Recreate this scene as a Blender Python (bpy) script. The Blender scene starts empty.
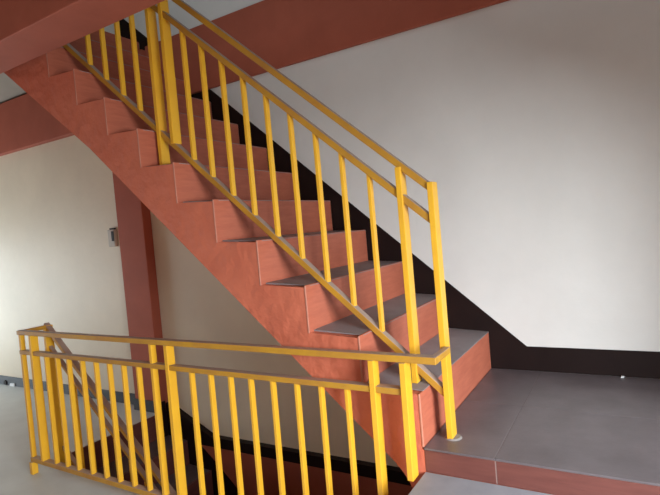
import bpy, bmesh, math, random
from mathutils import Vector, Matrix
random.seed(4)
S = bpy.context.scene
COL = S.collection

# ------------------------------------------------------------------ helpers
class MB:
    """collects shapes in world metres, then links them as ONE mesh object"""
    def __init__(self): self.bm = bmesh.new()
    def prism(self, pts, y0, y1):                      # polygon in XZ, extruded along Y
        bm = self.bm
        a = [bm.verts.new((x, y0, z)) for x, z in pts]
        b = [bm.verts.new((x, y1, z)) for x, z in pts]
        n = len(pts)
        fs = [bm.faces.new(a), bm.faces.new(b[::-1])]
        for i in range(n):
            j = (i + 1) % n
            fs.append(bm.faces.new((a[j], a[i], b[i], b[j])))
        bmesh.ops.recalc_face_normals(bm, faces=fs)
        return self
    def box(self, x0, x1, y0, y1, z0, z1):
        return self.prism([(x0, z0), (x1, z0), (x1, z1), (x0, z1)], y0, y1)
    def bevel(self, w, seg=2, ang=0.6):
        es = [e for e in self.bm.edges if len(e.link_faces) == 2 and e.calc_face_angle(0) > ang]
        bmesh.ops.bevel(self.bm, geom=es, offset=w, segments=seg, affect='EDGES', profile=0.5, clamp_overlap=True)
        return self
    def build(self, name, mat, parent=None, smooth=False, tri=False):
        if tri: bmesh.ops.triangulate(self.bm, faces=[f for f in self.bm.faces if len(f.verts) > 4])
        me = bpy.data.meshes.new(name)
        if parent is not None:
            bmesh.ops.translate(self.bm, verts=self.bm.verts, vec=-Vector(parent_origin(parent)))
        self.bm.to_mesh(me); self.bm.free()
        for m in (mat if isinstance(mat, (list, tuple)) else [mat]): me.materials.append(m)
        if smooth:
            for p in me.polygons: p.use_smooth = True
        o = bpy.data.objects.new(name, me); COL.objects.link(o)
        if parent is not None: o.parent = parent
        return o

def parent_origin(p):
    v = Vector(p.location)
    while p.parent is not None:
        p = p.parent; v = v + Vector(p.location)
    return v

def thing(name, label, cat, loc, group=None):
    o = bpy.data.objects.new(name, None); COL.objects.link(o)
    o.location = loc; o.empty_display_size = .1
    o['label'] = label; o['category'] = cat
    if group: o['group'] = group
    return o
def tag(o, label, cat, group=None):
    o['label'] = label; o['category'] = cat
    if group: o['group'] = group
    return o
def struct(o, label, cat):
    o['kind'] = 'structure'; o['label'] = label; o['category'] = cat
    return o
def dup(o, dx=0, dy=0, dz=0):
    c = o.copy(); COL.objects.link(c)
    c.location = Vector(o.location) + Vector((dx, dy, dz))
    return c

# ------------------------------------------------------------------ materials
def mat(name, col, rough=.6, var=.0, vscale=6., bump=0., bscale=40., col2=None, stretch=(1, 1, 1), spec=.5,
        coat=0., fine=0., bdist=.004):
    m = bpy.data.materials.new(name); m.use_nodes = True
    nt = m.node_tree; N = nt.nodes; L = nt.links
    b = N['Principled BSDF']
    b.inputs['Roughness'].default_value = rough
    b.inputs['Specular IOR Level'].default_value = spec
    b.inputs['Coat Weight'].default_value = coat
    tc = N.new('ShaderNodeTexCoord'); mp = N.new('ShaderNodeMapping')
    mp.inputs['Scale'].default_value = stretch
    L.new(tc.outputs['Object'], mp.inputs['Vector'])
    out = None
    if col2 is not None or var:
        n = N.new('ShaderNodeTexNoise'); n.inputs['Scale'].default_value = vscale
        n.inputs['Detail'].default_value = 6; n.inputs['Roughness'].default_value = .6
        L.new(mp.outputs['Vector'], n.inputs['Vector'])
        r = N.new('ShaderNodeMapRange')
        r.inputs['From Min'].default_value = .3; r.inputs['From Max'].default_value = .7
        L.new(n.outputs['Fac'], r.inputs['Value'])
        mx = N.new('ShaderNodeMix'); mx.data_type = 'RGBA'
        L.new(r.outputs['Result'], mx.inputs['Factor'])
        c2 = col2 if col2 is not None else tuple(c * (1 - var) for c in col)
        mx.inputs['A'].default_value = (*col, 1); mx.inputs['B'].default_value = (*c2, 1)
        out = mx.outputs['Result']
        L.new(out, b.inputs['Base Color'])
    else:
        b.inputs['Base Color'].default_value = (*col, 1)
    if bump:
        n2 = N.new('ShaderNodeTexNoise'); n2.inputs['Scale'].default_value = bscale
        n2.inputs['Detail'].default_value = 5
        L.new(tc.outputs['Object'], n2.inputs['Vector'])
        bp = N.new('ShaderNodeBump'); bp.inputs['Strength'].default_value = bump
        bp.inputs['Distance'].default_value = bdist
        L.new(n2.outputs['Fac'], bp.inputs['Height'])
        L.new(bp.outputs['Normal'], b.inputs['Normal'])
    return m

def dusty(m, dust, amount):
    """settled dust on upward faces"""
    nt = m.node_tree; N = nt.nodes; L = nt.links; b = N['Principled BSDF']
    src = b.inputs['Base Color'].links[0].from_socket
    g = N.new('ShaderNodeNewGeometry'); s = N.new('ShaderNodeSeparateXYZ')
    L.new(g.outputs['Normal'], s.inputs['Vector'])
    r = N.new('ShaderNodeMapRange'); r.inputs['From Min'].default_value = .4; r.inputs['From Max'].default_value = .75
    r.inputs['To Max'].default_value = amount
    L.new(s.outputs['Z'], r.inputs['Value'])
    mx = N.new('ShaderNodeMix'); mx.data_type = 'RGBA'
    L.new(r.outputs['Result'], mx.inputs['Factor']); L.new(src, mx.inputs['A'])
    mx.inputs['B'].default_value = (*dust, 1)
    L.new(mx.outputs['Result'], b.inputs['Base Color'])
    return m

M_wall = mat('white wall paint', (.80, .785, .755), rough=.5, spec=.35, var=.07, vscale=2.5, bump=.25, bscale=18, bdist=.006)
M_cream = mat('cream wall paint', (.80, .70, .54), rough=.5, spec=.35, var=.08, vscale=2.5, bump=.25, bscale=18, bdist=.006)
M_ceil = mat('ceiling distemper', (.40, .36, .30), rough=.8, var=.06)
M_terra = mat('terracotta paint', (.62, .17, .095), rough=.55, spec=.35, col2=(.54, .135, .075), vscale=5, bump=.8, bscale=12, bdist=.02)
M_beam = mat('red oxide paint', (.45, .12, .072), rough=.7, spec=.25, col2=(.38, .10, .06), vscale=4, bump=.25, bscale=14)
M_riser = mat('clay riser tile', (.53, .155, .09), rough=.45, spec=.3, col2=(.43, .115, .068), vscale=5, stretch=(1, 1.2, 9), bump=.08, bscale=60)
M_riser_shade = mat('shaded clay riser tile', (.18, .06, .047), rough=.42, spec=.4, col2=(.13, .042, .034), vscale=5, stretch=(1, 1.2, 9), bump=.08, bscale=60)  # riser clay again, darkened so the colour carries the shade
M_edge = mat('worn tile edge', (.54, .21, .14), rough=.7, var=.2, vscale=30)
M_tread = mat('dusty grey tread tile', (.30, .262, .268), rough=.55, col2=(.235, .20, .205), vscale=7, bump=.1, bscale=80)
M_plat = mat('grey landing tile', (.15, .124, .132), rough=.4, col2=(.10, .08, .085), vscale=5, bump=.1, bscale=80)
M_step = mat('pale grey step tile', (.30, .30, .335), rough=.5, col2=(.24, .24, .265), vscale=9)
M_grout = mat('pale grout', (.26, .16, .14), rough=.9, var=.1)
M_grout_dark = mat('grey grout', (.17, .14, .14), rough=.9, var=.1)
M_floor = mat('corridor cement tile', (.60, .62, .60), rough=.42, col2=(.51, .52, .50), vscale=3, bump=.12, bscale=30)
M_dado = mat('black dado paint', (.012, .006, .006), spec=.18, rough=.5, col2=(.017, .009, .008), vscale=4, bump=.15, bscale=14)
M_skirt = mat('grey skirting paint', (.035, .04, .05), rough=.4, col2=(.05, .055, .065), vscale=6)
M_yel = dusty(mat('yellow enamel', (.85, .455, .03), rough=.33, col2=(.79, .40, .03), vscale=8, bump=.06, bscale=60), (.36, .26, .22), .85)
M_rail = dusty(mat('brown rail enamel', (.58, .30, .022), rough=.4, col2=(.42, .19, .035), vscale=5, bump=.06, bscale=60), (.34, .25, .22), .9)  # rails get a browner yellow than the posts
M_cem = mat('cement', (.27, .24, .225), rough=.9, var=.2, vscale=30, bump=.5, bscale=60)
M_plastic = mat('aged plastic', (.52, .46, .38), rough=.5, var=.1)
M_bounce = mat('warm bounce paint', (.46, .20, .10), rough=.6, var=.1)  # for the unseen corridor wall, tinted to throw warm bounce light
M_dark = mat('dark cavity', (.02, .014, .012), rough=.7, var=.2)
M_paper = mat('white paper', (.85, .86, .88), rough=.7, var=.05)
M_frame = mat('window frame paint', (.55, .52, .47), rough=.5, var=.1)

# ------------------------------------------------------------------ measures (metres)
R_, G_, TS = .216, .2462, .0164          # rise, going, slope of tread towards its back
W = 1.125                                # wall behind the stairs
NY = .126                                # plane of the stair railing
RY = -.06                                # plane of the landing railing
ZF = -.55                                # corridor floor
SL = R_ / G_
SLOPE = math.atan(SL)
STEPS = 12
XTOP = -2.79                             # first riser of the flight going down

# ------------------------------------------------------------------ room shell
XL, XR, YF = -7.0, 1.6, -2.75
ZB, ZT = -3.25, 5.5
XP = XR - .005
cut = [(XR + .15, -.1), (.0, -.1), (-2.954, .1 - .216 / .2462 * -2.954), (-2.954, 2.58)]
o = MB().prism([(XR + .15, ZT)] + cut + [(XL - .15, 2.58), (XL - .15, ZT)], W, W + .15).build('wall_back', M_wall, tri=True); struct(o, 'white painted wall on the right, above the stairs and landing', 'wall')
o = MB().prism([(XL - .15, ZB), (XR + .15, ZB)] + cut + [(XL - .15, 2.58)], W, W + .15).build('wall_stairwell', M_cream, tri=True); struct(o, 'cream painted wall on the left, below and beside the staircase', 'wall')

def wall_hole(name, axis, at, th, a0, a1, z0, z1, holes, label):
    m = MB()
    def bx(u0, u1, w0, w1):
        if axis == 'x': m.box(at, at + th, u0, u1, w0, w1)
        else: m.box(u0, u1, at, at + th, w0, w1)
    us = a0
    for (h0, h1, k0, k1) in sorted(holes):
        bx(us, h0, z0, z1)
        bx(h0, h1, z0, k0); bx(h0, h1, k1, z1)
        us = h1
    bx(us, a1, z0, z1)
    o = m.build(name, M_wall); struct(o, label, 'wall')
WR = (-2.55, -.1, -.2, 1.08)  # unseen opening, edges set to keep light off back wall and upper steps
WLf = (-1.6, .95, -.45, 1.15)
WF = (-.4, .9, .0, 1.1)
WU = (-2.6, .2, 3.4, 4.7)
wall_hole('wall_right', 'x', XR, .15, YF, W, ZB, ZT, [WR], 'white end wall with an unseen light opening beside the landing')
wall_hole('wall_left', 'x', XL - .15, .15, YF, W, ZB, ZT, [WLf], 'white end wall with a wide window at far end of corridor')
def merge_front():
    m = MB()
    y0, y1 = YF - .15, YF
    def bx(x0, x1, z0, z1): m.box(x0, x1, y0, y1, z0, z1)
    bx(XL - .15, WU[0], ZB, ZT); bx(WU[0], WU[1], ZB, WU[2]); bx(WU[0], WU[1], WU[3], ZT)
    bx(WU[1], WF[0], ZB, ZT)
    bx(WF[0], WF[1], ZB, WF[2]); bx(WF[0], WF[1], WF[3], ZT)
    bx(WF[1], XR + .15, ZB, ZT)
    struct(m.build('unseen_wall_front', M_bounce), 'unseen corridor wall facing the staircase, tinted orange for warm bounce light', 'wall')
merge_front()
def window(name, axis, at, a0, a1, z0, z1, label, bars=3):
    m = MB(); t = .05
    def bx(u0, u1, w0, w1, d=.05):
        if axis == 'x': m.box(at, at + d, u0, u1, w0, w1)
        else: m.box(u0, u1, at, at + d, w0, w1)
    bx(a0, a0 + t, z0, z1); bx(a1 - t, a1, z0, z1)
    bx(a0 + t, a1 - t, z0, z0 + t); bx(a0 + t, a1 - t, z1 - t, z1)
    for k in range(1, bars):
        u = a0 + (a1 - a0) * k / bars
        bx(u - .02, u + .02, z0 + t, z1 - t)
    struct(m.build(name, M_frame), label, 'window')
window('unseen_window_right', 'x', XR + .05, *WR, 'unseen opening in the right end wall, set to keep light off back wall and upper steps')
window('window_2', 'x', XL - .10, *WLf, 'window in the far left end wall of the corridor')
window('fill_window', 'y', YF - .10, *WF, 'added fill light opening in the corridor wall facing the stairs', 2)  # unseen opening added to let in fill light
window('window_4', 'y', YF - .10, *WU, 'window in the upper storey wall above the corridor')

def floor_mesh():
    m = MB()
    m.box(XL, XR, YF, RY + .09, ZF - .15, ZF)                   # corridor
    m.box(XL, XTOP - .022, RY + .09, W, ZF - .15, ZF)                  # left end, up to the flight going down
    return m
struct(floor_mesh().build('floor', M_floor), 'pale grey cement corridor floor in front of and left of the railing', 'floor')
struct(MB().box(XL, XR, YF, W, ZB, ZB + .12).build('floor.001', M_floor), 'floor of the storey below at the bottom of the stairwell', 'floor')
m = MB(); m.box(XL, XR, YF, RY - .03, 2.52, 2.64); m.box(XL, -2.96, RY - .03, W, 2.52, 2.64)
struct(m.build('ceiling', M_ceil), 'cream ceiling of the corridor beside the open stairwell', 'ceiling')
struct(MB().box(XL, XR, YF, W, ZT, ZT + .12).build('ceiling.001', M_ceil), 'ceiling of the storey above the stairwell', 'ceiling')

# beams
def beam(name, x0, x1, y0, y1, z0, z1, label):
    struct(MB().box(x0, x1, y0, y1, z0, z1).bevel(.006).build(name, M_beam), label, 'beam')
beam('trim_1', XL, XR, RY - .26, RY, 2.055, 2.60, 'red painted edge beam of the upper floor across the top left')
beam('trim_2', -2.62, XR, W - .03, W, 2.042, 2.53, 'red painted beam along the white wall above the right of the stairs')
beam('trim_5', XL, -2.62, W - .07, W, 1.99, 2.50, 'red painted beam on the cream wall at the upper left beyond the stairs')
beam('trim_3', XL, XR, RY - .26, RY - .03, ZF - .60, ZF - .0005 - .15, 'red painted edge beam under the corridor floor')
beam('trim_4', XTOP + .2, XR, W - .05, W, -1.22, -.782, 'dark red beam on the wall below the dark strip inside the stairwell')
struct(MB().box(-3.115, -2.78, 1.035, W, ZF, 2.0).bevel(.006).build('column', M_beam), 'red painted column standing against the white wall left of the stairs', 'column')

# dado and skirtings
def nose(X): return R_ - SL * X
pts = [(XR, .0), (XR, .137), (.205, .137)]
XU = -3.0
pts.append((XU, nose(XU) + .10))
pts.append((XU, nose(XU) - .25))
prof = []
for i in range(1, STEPS + 1):
    prof.append((-(i - 1) * G_, (i - 1) * R_ + (TS if i > 1 else 0)))
    prof.append((-(i - 1) * G_, i * R_))
prof.append((-STEPS * G_, STEPS * R_))
pts += prof[::-1]
struct(MB().prism(pts, W - .006, W).build('baseboard_back', M_dado, tri=True), 'black dado band following the stairs down and along the landing wall', 'skirting')
DN = lambda X: ZF - SL * (X - XTOP)                       # nosing line of the flight going down
pts = [(XR, -.70), (-2.27, -.70), (-2.66, -.52), (-2.765, -.47), (-2.765, -.80), (XTOP + .1, DN(XTOP + .1) - .25), (-.3, DN(-.3) - .25), (-.3, DN(-.3) + .13), (-2.21, DN(-2.21) + .13), (-2.40, -.78), (XR, -.78)]
struct(MB().prism(pts, W - .054, W).box(-2.7795, -2.768, 1.024, W - .055, ZF - .5, ZF + .10).build('baseboard_back.001', M_dado, tri=True), 'black dado and thin dark strip low on the wall inside the stairwell', 'skirting')
struct(MB().box(XL, -3.115, W - .012, W, ZF - .03, ZF + .10).build('baseboard_left', M_skirt), 'dark grey skirting along the white wall left of the red column', 'skirting')
struct(MB().box(-3.125, -2.77, 1.022, 1.034, ZF, ZF + .10).build('baseboard_column', M_skirt), 'dark grey skirting around the foot of the red column', 'skirting')

# ------------------------------------------------------------------ flights of stairs
def flight(name, x0, z0, label, yn=0., n=STEPS, m_riser=None, m_tread=None):
    """x0,z0 = foot of first riser; climbs towards -X"""
    t = thing(name, label, 'staircase', (x0, yn, z0))
    P = []
    for i in range(1, n + 1):
        x = x0 - (i - 1) * G_
        P.append((x - .010, z0 + (i - 1) * R_ + (TS if i > 1 else 0) - .006))
        P.append((x - .010, z0 + i * R_ - .006))
    xe = x0 - (n - 1) * G_ - .021
    P.append((xe, z0 + n * R_ - .006))
    bot = lambda X: z0 - .194 - SL * (X - x0)
    P.append((xe, bot(xe) - .09))
    P.append((x0 - 1.9, bot(x0 - 1.9)))
    for X, z in ((-.135, bot(x0 - .135) - z0), (-.10, -.115), (-.075, -.150), (-.06, -.19), (-.001, -.19)):
        P.append((x0 + X, z0 + z))
    P.append((x0 - .001, z0 - .012))
    m = MB().prism(P, yn, W - .007)
    m.build('stair_body', M_terra, t, tri=True)
    # one riser tile, one tread tile, copied up the flight
    rb = MB().box(x0 - .0095, x0, yn - .002, W - .007, z0, z0 + R_ - .003).bevel(.0025, 1)
    r0 = rb.build('riser', [m_riser or M_riser, M_edge], t)
    for p in r0.data.polygons:
        if p.normal.y < -.5 or (abs(p.normal.y) > .3 and p.normal.x > .2 and p.normal.y < 0): p.material_index = 1
    tb = MB().prism([(x0 + .001, z0 + R_ - .003), (x0 + .001, z0 + R_), (x0 - G_, z0 + R_ + TS), (x0 - G_, z0 + R_ + TS - .008)], yn + .035, W - .007).bevel(.0008, 1)
    t0 = tb.build('tread', m_tread or M_tread, t)
    for k in range(1, n):
        rc = dup(r0, -k * G_, 0, k * R_ + .006)
        if k < n - 1: dup(t0, -k * G_, 0, k * R_)
    return t
flight('staircase', 0, 0, 'terracotta staircase with grey treads climbing up to the left along the white wall')
nl = 12
flight('staircase', XTOP + (nl - 1) * G_, ZF - nl * R_, 'lower staircase with shade put into its tile colours, going down to the right inside the stairwell, seen through the railing', n=nl, yn=.035, m_riser=M_riser_shade, m_tread=M_plat)  # riser and tread colours darkened in place of stairwell shade

# ------------------------------------------------------------------ landing at the foot of the stairs
t = thing('landing', 'grey tiled landing with terracotta riser at the foot of the yellow railed stairs', 'landing', (0, 0, -.2))
MB().box(0, XP, .010, W - .001, -.2, -.008).build('slab', M_terra, t)
MB().box(.1, XP, -.0012, .0095, -.0955, -.009).build('grout', M_grout, t)
MB().box(.1, XP, .006, W - .008, -.0079, -.0007).build('grout', M_grout_dark, t)
xs = [0, .271, .871, 1.471, XP]
for a, b in zip(xs, xs[1:]):
    a2 = a if a == 0 else a + .0035
    MB().box(a2, b, -.002, .006, -.096, -.009).bevel(.0015, 1).build('riser_tile', M_riser_shade, t)  # shade of the front face is in this tile colour
    for y0, y1 in ((-.004, .553), (.5545, W - .007)):
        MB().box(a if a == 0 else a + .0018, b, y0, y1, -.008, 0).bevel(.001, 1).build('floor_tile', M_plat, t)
MB().box(0, XP, -.30, .010, ZF + .0005, -.106).build('lower_step', M_beam, t)
MB().box(-.002, XP, -.304, -.003, -.106, -.096).bevel(.002, 1).build('step_tile', M_step, t)
MB().box(0, XP, -.60, -.30, ZF + .0005, -.318).build('lower_step', M_beam, t)
MB().box(-.002, XP, -.604, -.301, -.318, -.308).bevel(.002, 1).build('step_tile', M_step, t)

# ------------------------------------------------------------------ railings
BX, BY = .016, .028         # baluster section
PX, PY = .024, .058         # post section
RW, RT = .040, .028         # rail section
def vbar(x, y, z0, z1, sx=BX, sy=BY):
    return MB().box(x - sx / 2, x + sx / 2, y - sy / 2, y + sy / 2, z0, z1).bevel(.002, 2)
def srail(x0, x1, zc, y, slope, th=RT, w=RW):
    """rail in the XZ plane, z of its axis = zc(x)"""
    h = th / 2 * math.sqrt(1 + slope * slope)
    return MB().prism([(x0, zc(x0) - h), (x1, zc(x1) - h), (x1, zc(x1) + h), (x0, zc(x0) + h)], y - w / 2, y + w / 2).bevel(.003, 2)

# --- beside the flight going up
t = thing('stair_railing', 'yellow steel railing sloping up along the open side of the terracotta stairs', 'railing', (.073, NY, 0))
top = lambda X: 1.078 - SL * X
mid = lambda X: .945 - SL * X
bot = lambda X: .240 - SL * X
XE = -2.75
srail(XE, .070, top, NY, SL).build('top_rail', M_rail, t)
srail(XE, .062, mid, NY, SL).build('middle_rail', M_rail, t)
srail(XE, .062, bot, NY, SL).build('bottom_rail', M_rail, t)
n = vbar(.073, NY, 0.001, top(.073) + .026, PX, PY).build('newel_post', M_yel, t)
mm = MB()
bmesh.ops.create_cone(mm.bm, cap_ends=True, segments=24, radius1=.036, radius2=.03, depth=.006,
                      matrix=Matrix.Translation((.078, NY, .003)))
mm.build('cement_collar', M_cem, t)
def zt(i): return i * R_
vbar(-.058, NY, zt(1) + .005, top(-.058) - .012, PX, PY).build('post', M_yel, t)
vbar(-1.435, NY, zt(6) + .014, top(-1.435) - .012, PX, PY).build('post', M_yel, t)
vbar(-1.333, NY, bot(-1.333) + .01, top(-1.333) - .012, PX, PY).build('post', M_yel, t)
vbar(-2.69, NY, zt(11) + .014, top(-2.69) - .012, PX, PY).build('post', M_yel, t)
bxs = [-.200, -.327, -.452, -.580, -.709, -.838, -.964, -1.090, -1.211, -1.589, -1.718, -1.855, -1.992, -2.26, -2.39, -2.52]
b0 = vbar(bxs[0], NY, bot(bxs[0]) + .012, mid(bxs[0]) - .012).build('baluster', M_yel, t)
for x in bxs[1:]:
    d = x - bxs[0]; dup(b0, d, 0, -SL * d)

# --- guarding the stairwell
t = thing('landing_railing', 'long yellow and brown steel railing guarding the open stairwell in the foreground', 'railing', (-2.74, RY, ZF))
LEAN = .022                              # the rail stands a little higher at its left end
guard = t
flat = lambda z: (lambda X: z)
XA, XB = -2.745, .098
MB().box(XA - .012, XB, RY - RW / 2, RY + RW / 2, .356, .384).bevel(.003, 2).build('top_rail', M_rail, t)
MB().box(XB - .026, XB, RY + RW / 2, NY - PY / 2, .357, .383).bevel(.003, 2).build('return_rail', M_rail, t)
MB().box(XA, -.035, RY - RW / 2, RY + RW / 2, .228, .254).bevel(.003, 2).build('middle_rail', M_rail, t)
MB().box(XA, -.16, RY - RW / 2, RY + RW / 2, -.490, -.460).bevel(.003, 2).build('bottom_rail', M_rail, t)
zb = -.462
vbar(-2.737, RY, zb, .357, PX, BY).build('corner_post', M_yel, t)
vbar(-2.600, RY, zb, .357, PX, .05).build('post', M_yel, t)
vbar(-1.468, RY, zb, .357, PX - .004, .034).build('post', M_yel, t)
vbar(-1.342, RY, zb, .357, PX, .05).build('post', M_yel, t)
vbar(-.170, RY, zb, .357, PX, PY - .008).build('post', M_yel, t)
vbar(-.035, RY, -.10, .357, PX, PY).build('post', M_yel, t)
MB().box(-2.748, -2.716, RY - .03, RY + .01, ZF - LEAN, -.489).bevel(.004, 2).build('foot', M_yel, t)
MB().box(-.185, -.155, RY - .02, RY + .02, ZF, -.486).bevel(.004, 2).build('foot', M_yel, t)
fx = [-2.469, -2.350, -2.232, -2.096, -1.965, -1.842, -1.718, -1.592, -1.190, -1.060, -.932, -.808, -.680, -.549, -.424, -.297]
b0 = vbar(fx[0], RY, zb, .230).build('baluster', M_yel, t)
for x in fx[1:]: dup(b0, x - fx[0])
MB().box(-2.757, -2.733, RY + BY / 2, NY - .02, .357, .383).bevel(.003, 2).build('return_rail', M_rail, t)
guard.location.z += LEAN; guard.rotation_euler.y = LEAN / 2.8

# --- beside the flight going down
t = thing('stair_railing', 'brown lit railing sloping down to the right behind the landing railing', 'railing', (-2.745, NY, ZF))
dt = lambda X: .390 - SL * (X + 2.745)
XD = -.6
srail(-2.757, XD, dt, NY, SL, .026, .040).build('top_rail', M_rail, t)
srail(-2.745, XD, lambda X: dt(X) - .135, NY, SL, .020, .030).build('middle_rail', M_rail, t)
srail(-2.70, XD, lambda X: dt(X) - .80, NY, SL, .020, .030).build('bottom_rail', M_rail, t)
vbar(-2.745, NY, ZF - R_ + TS, dt(-2.745) + .01, PX, PY).build('newel_post', M_yel, t)
vbar(-1.40, NY, dt(-1.40) - .79, dt(-1.40) - .01, PX, PY).build('post', M_yel, t)
vbar(XD + .02, NY, dt(XD) - .95, dt(XD), PX, PY).build('post', M_yel, t)
x = -2.51
b0 = vbar(x, NY, dt(x) - .79, dt(x) - .147).build('baluster', M_yel, t)
k = 1
while x + k * .13 < XD - .05:
    if abs(x + k * .13 + 1.40) > .05: dup(b0, k * .13, 0, -SL * k * .13)
    k += 1

# ------------------------------------------------------------------ small things
t = thing('switch_box', 'small grey beige switch box on the wall beside the red column', 'switch box', (-3.30, W, .91))
MB().box(-3.34, -3.25, W - .035, W, .905, 1.06).bevel(.006).build('box_body', M_plastic, t)
MB().box(-3.285, -3.252, W - .040, W - .034, .955, 1.045).bevel(.002).build('dark_opening', M_dark, t)
MB().box(-3.32, -3.26, W - .025, W, 1.061, 1.075).build('conduit_stub', M_dark, t)
t = tag(MB().prism([(-5.37, ZF), (-5.27, ZF), (-5.26, ZF + .035), (-5.35, ZF + .03)], W - .022, W - .0135).build('paper_scrap', M_paper), 'white paper scrap leaning on the grey skirting at far left', 'paper scrap')
mm = MB()
bmesh.ops.create_cone(mm.bm, cap_ends=True, segments=20, radius1=.028, radius2=.026, depth=.012,
                      matrix=Matrix.Translation((-5.46, W - .017, ZF + .03)) @ Matrix.Rotation(math.pi / 2, 4, 'X'))
tag(mm.build('drain_cap', M_dark), 'dark round hole cap in the grey skirting at far left', 'drain cap')
tag(MB().prism([(.655, .0005), (.668, .0005), (.672, .006), (.66, .008)], W - .03, W - .015).build('paper_scrap', M_paper), 'tiny white scrap on the landing below the black dado', 'paper scrap')

# ------------------------------------------------------------------ light
def area(name, loc, rot, sx, sy, e, col=(1, 1, 1)):
    l = bpy.data.lights.new(name, 'AREA'); l.shape = 'RECTANGLE'; l.size = sx; l.size_y = sy
    l.energy = e; l.color = col
    o = bpy.data.objects.new(name, l); COL.objects.link(o); o.location = loc; o.rotation_euler = rot
    return o
P2 = math.pi / 2
def zc(h): return (h[2] + h[3]) / 2
def ac(h): return (h[0] + h[1]) / 2
area('daylight_right', (2.7, -1.75, 1.2), (0, P2, 0), 1.6, 1.6, 420, (.87, .955, 1))
area('daylight_left', (XL - .25, ac(WLf), zc(WLf)), (0, -P2, 0), WLf[3] - WLf[2], WLf[1] - WLf[0], 90, (.80, .925, 1))
area('fill_front', (ac(WF), YF - .2, zc(WF)), (P2, 0, 0), WF[1] - WF[0], WF[3] - WF[2], 14, (.94, .98, 1))  # added fill lamp behind the front opening
area('daylight_upper', (ac(WU), YF - .2, zc(WU)), (P2, 0, 0), WU[1] - WU[0], WU[3] - WU[2], 45, (.85, .95, 1))
w = bpy.data.worlds.new('sky'); S.world = w; w.use_nodes = True
bg = w.node_tree.nodes['Background']; bg.inputs['Color'].default_value = (.8, .9, 1, 1); bg.inputs['Strength'].default_value = .25

# ------------------------------------------------------------------ camera
cx, cy, cz, yaw, pitch, roll, fpx = 0.75056, -1.83955, 0.88429, .539414, -.0343357, -.0874237, 506.513
fw = Vector((-math.sin(yaw) * math.cos(pitch), math.cos(yaw) * math.cos(pitch), math.sin(pitch)))
rt = Vector((math.cos(yaw), math.sin(yaw), 0)); up = rt.cross(fw)
r2 = math.cos(roll) * rt + math.sin(roll) * up
u2 = -math.sin(roll) * rt + math.cos(roll) * up
cam = bpy.data.cameras.new('camera'); co = bpy.data.objects.new('camera', cam); COL.objects.link(co)
mw = Matrix((( r2.x, u2.x, -fw.x, cx), (r2.y, u2.y, -fw.y, cy), (r2.z, u2.z, -fw.z, cz), (0, 0, 0, 1)))
co.matrix_world = mw
cam.sensor_width = 36; cam.lens = 36 * fpx / 660; cam.clip_start = .02
S.camera = co
S.view_settings.view_transform = 'Standard'; S.view_settings.look = 'None'
S.view_settings.exposure = 0.08; S.view_settings.gamma = 1; S.view_settings.use_curve_mapping = False
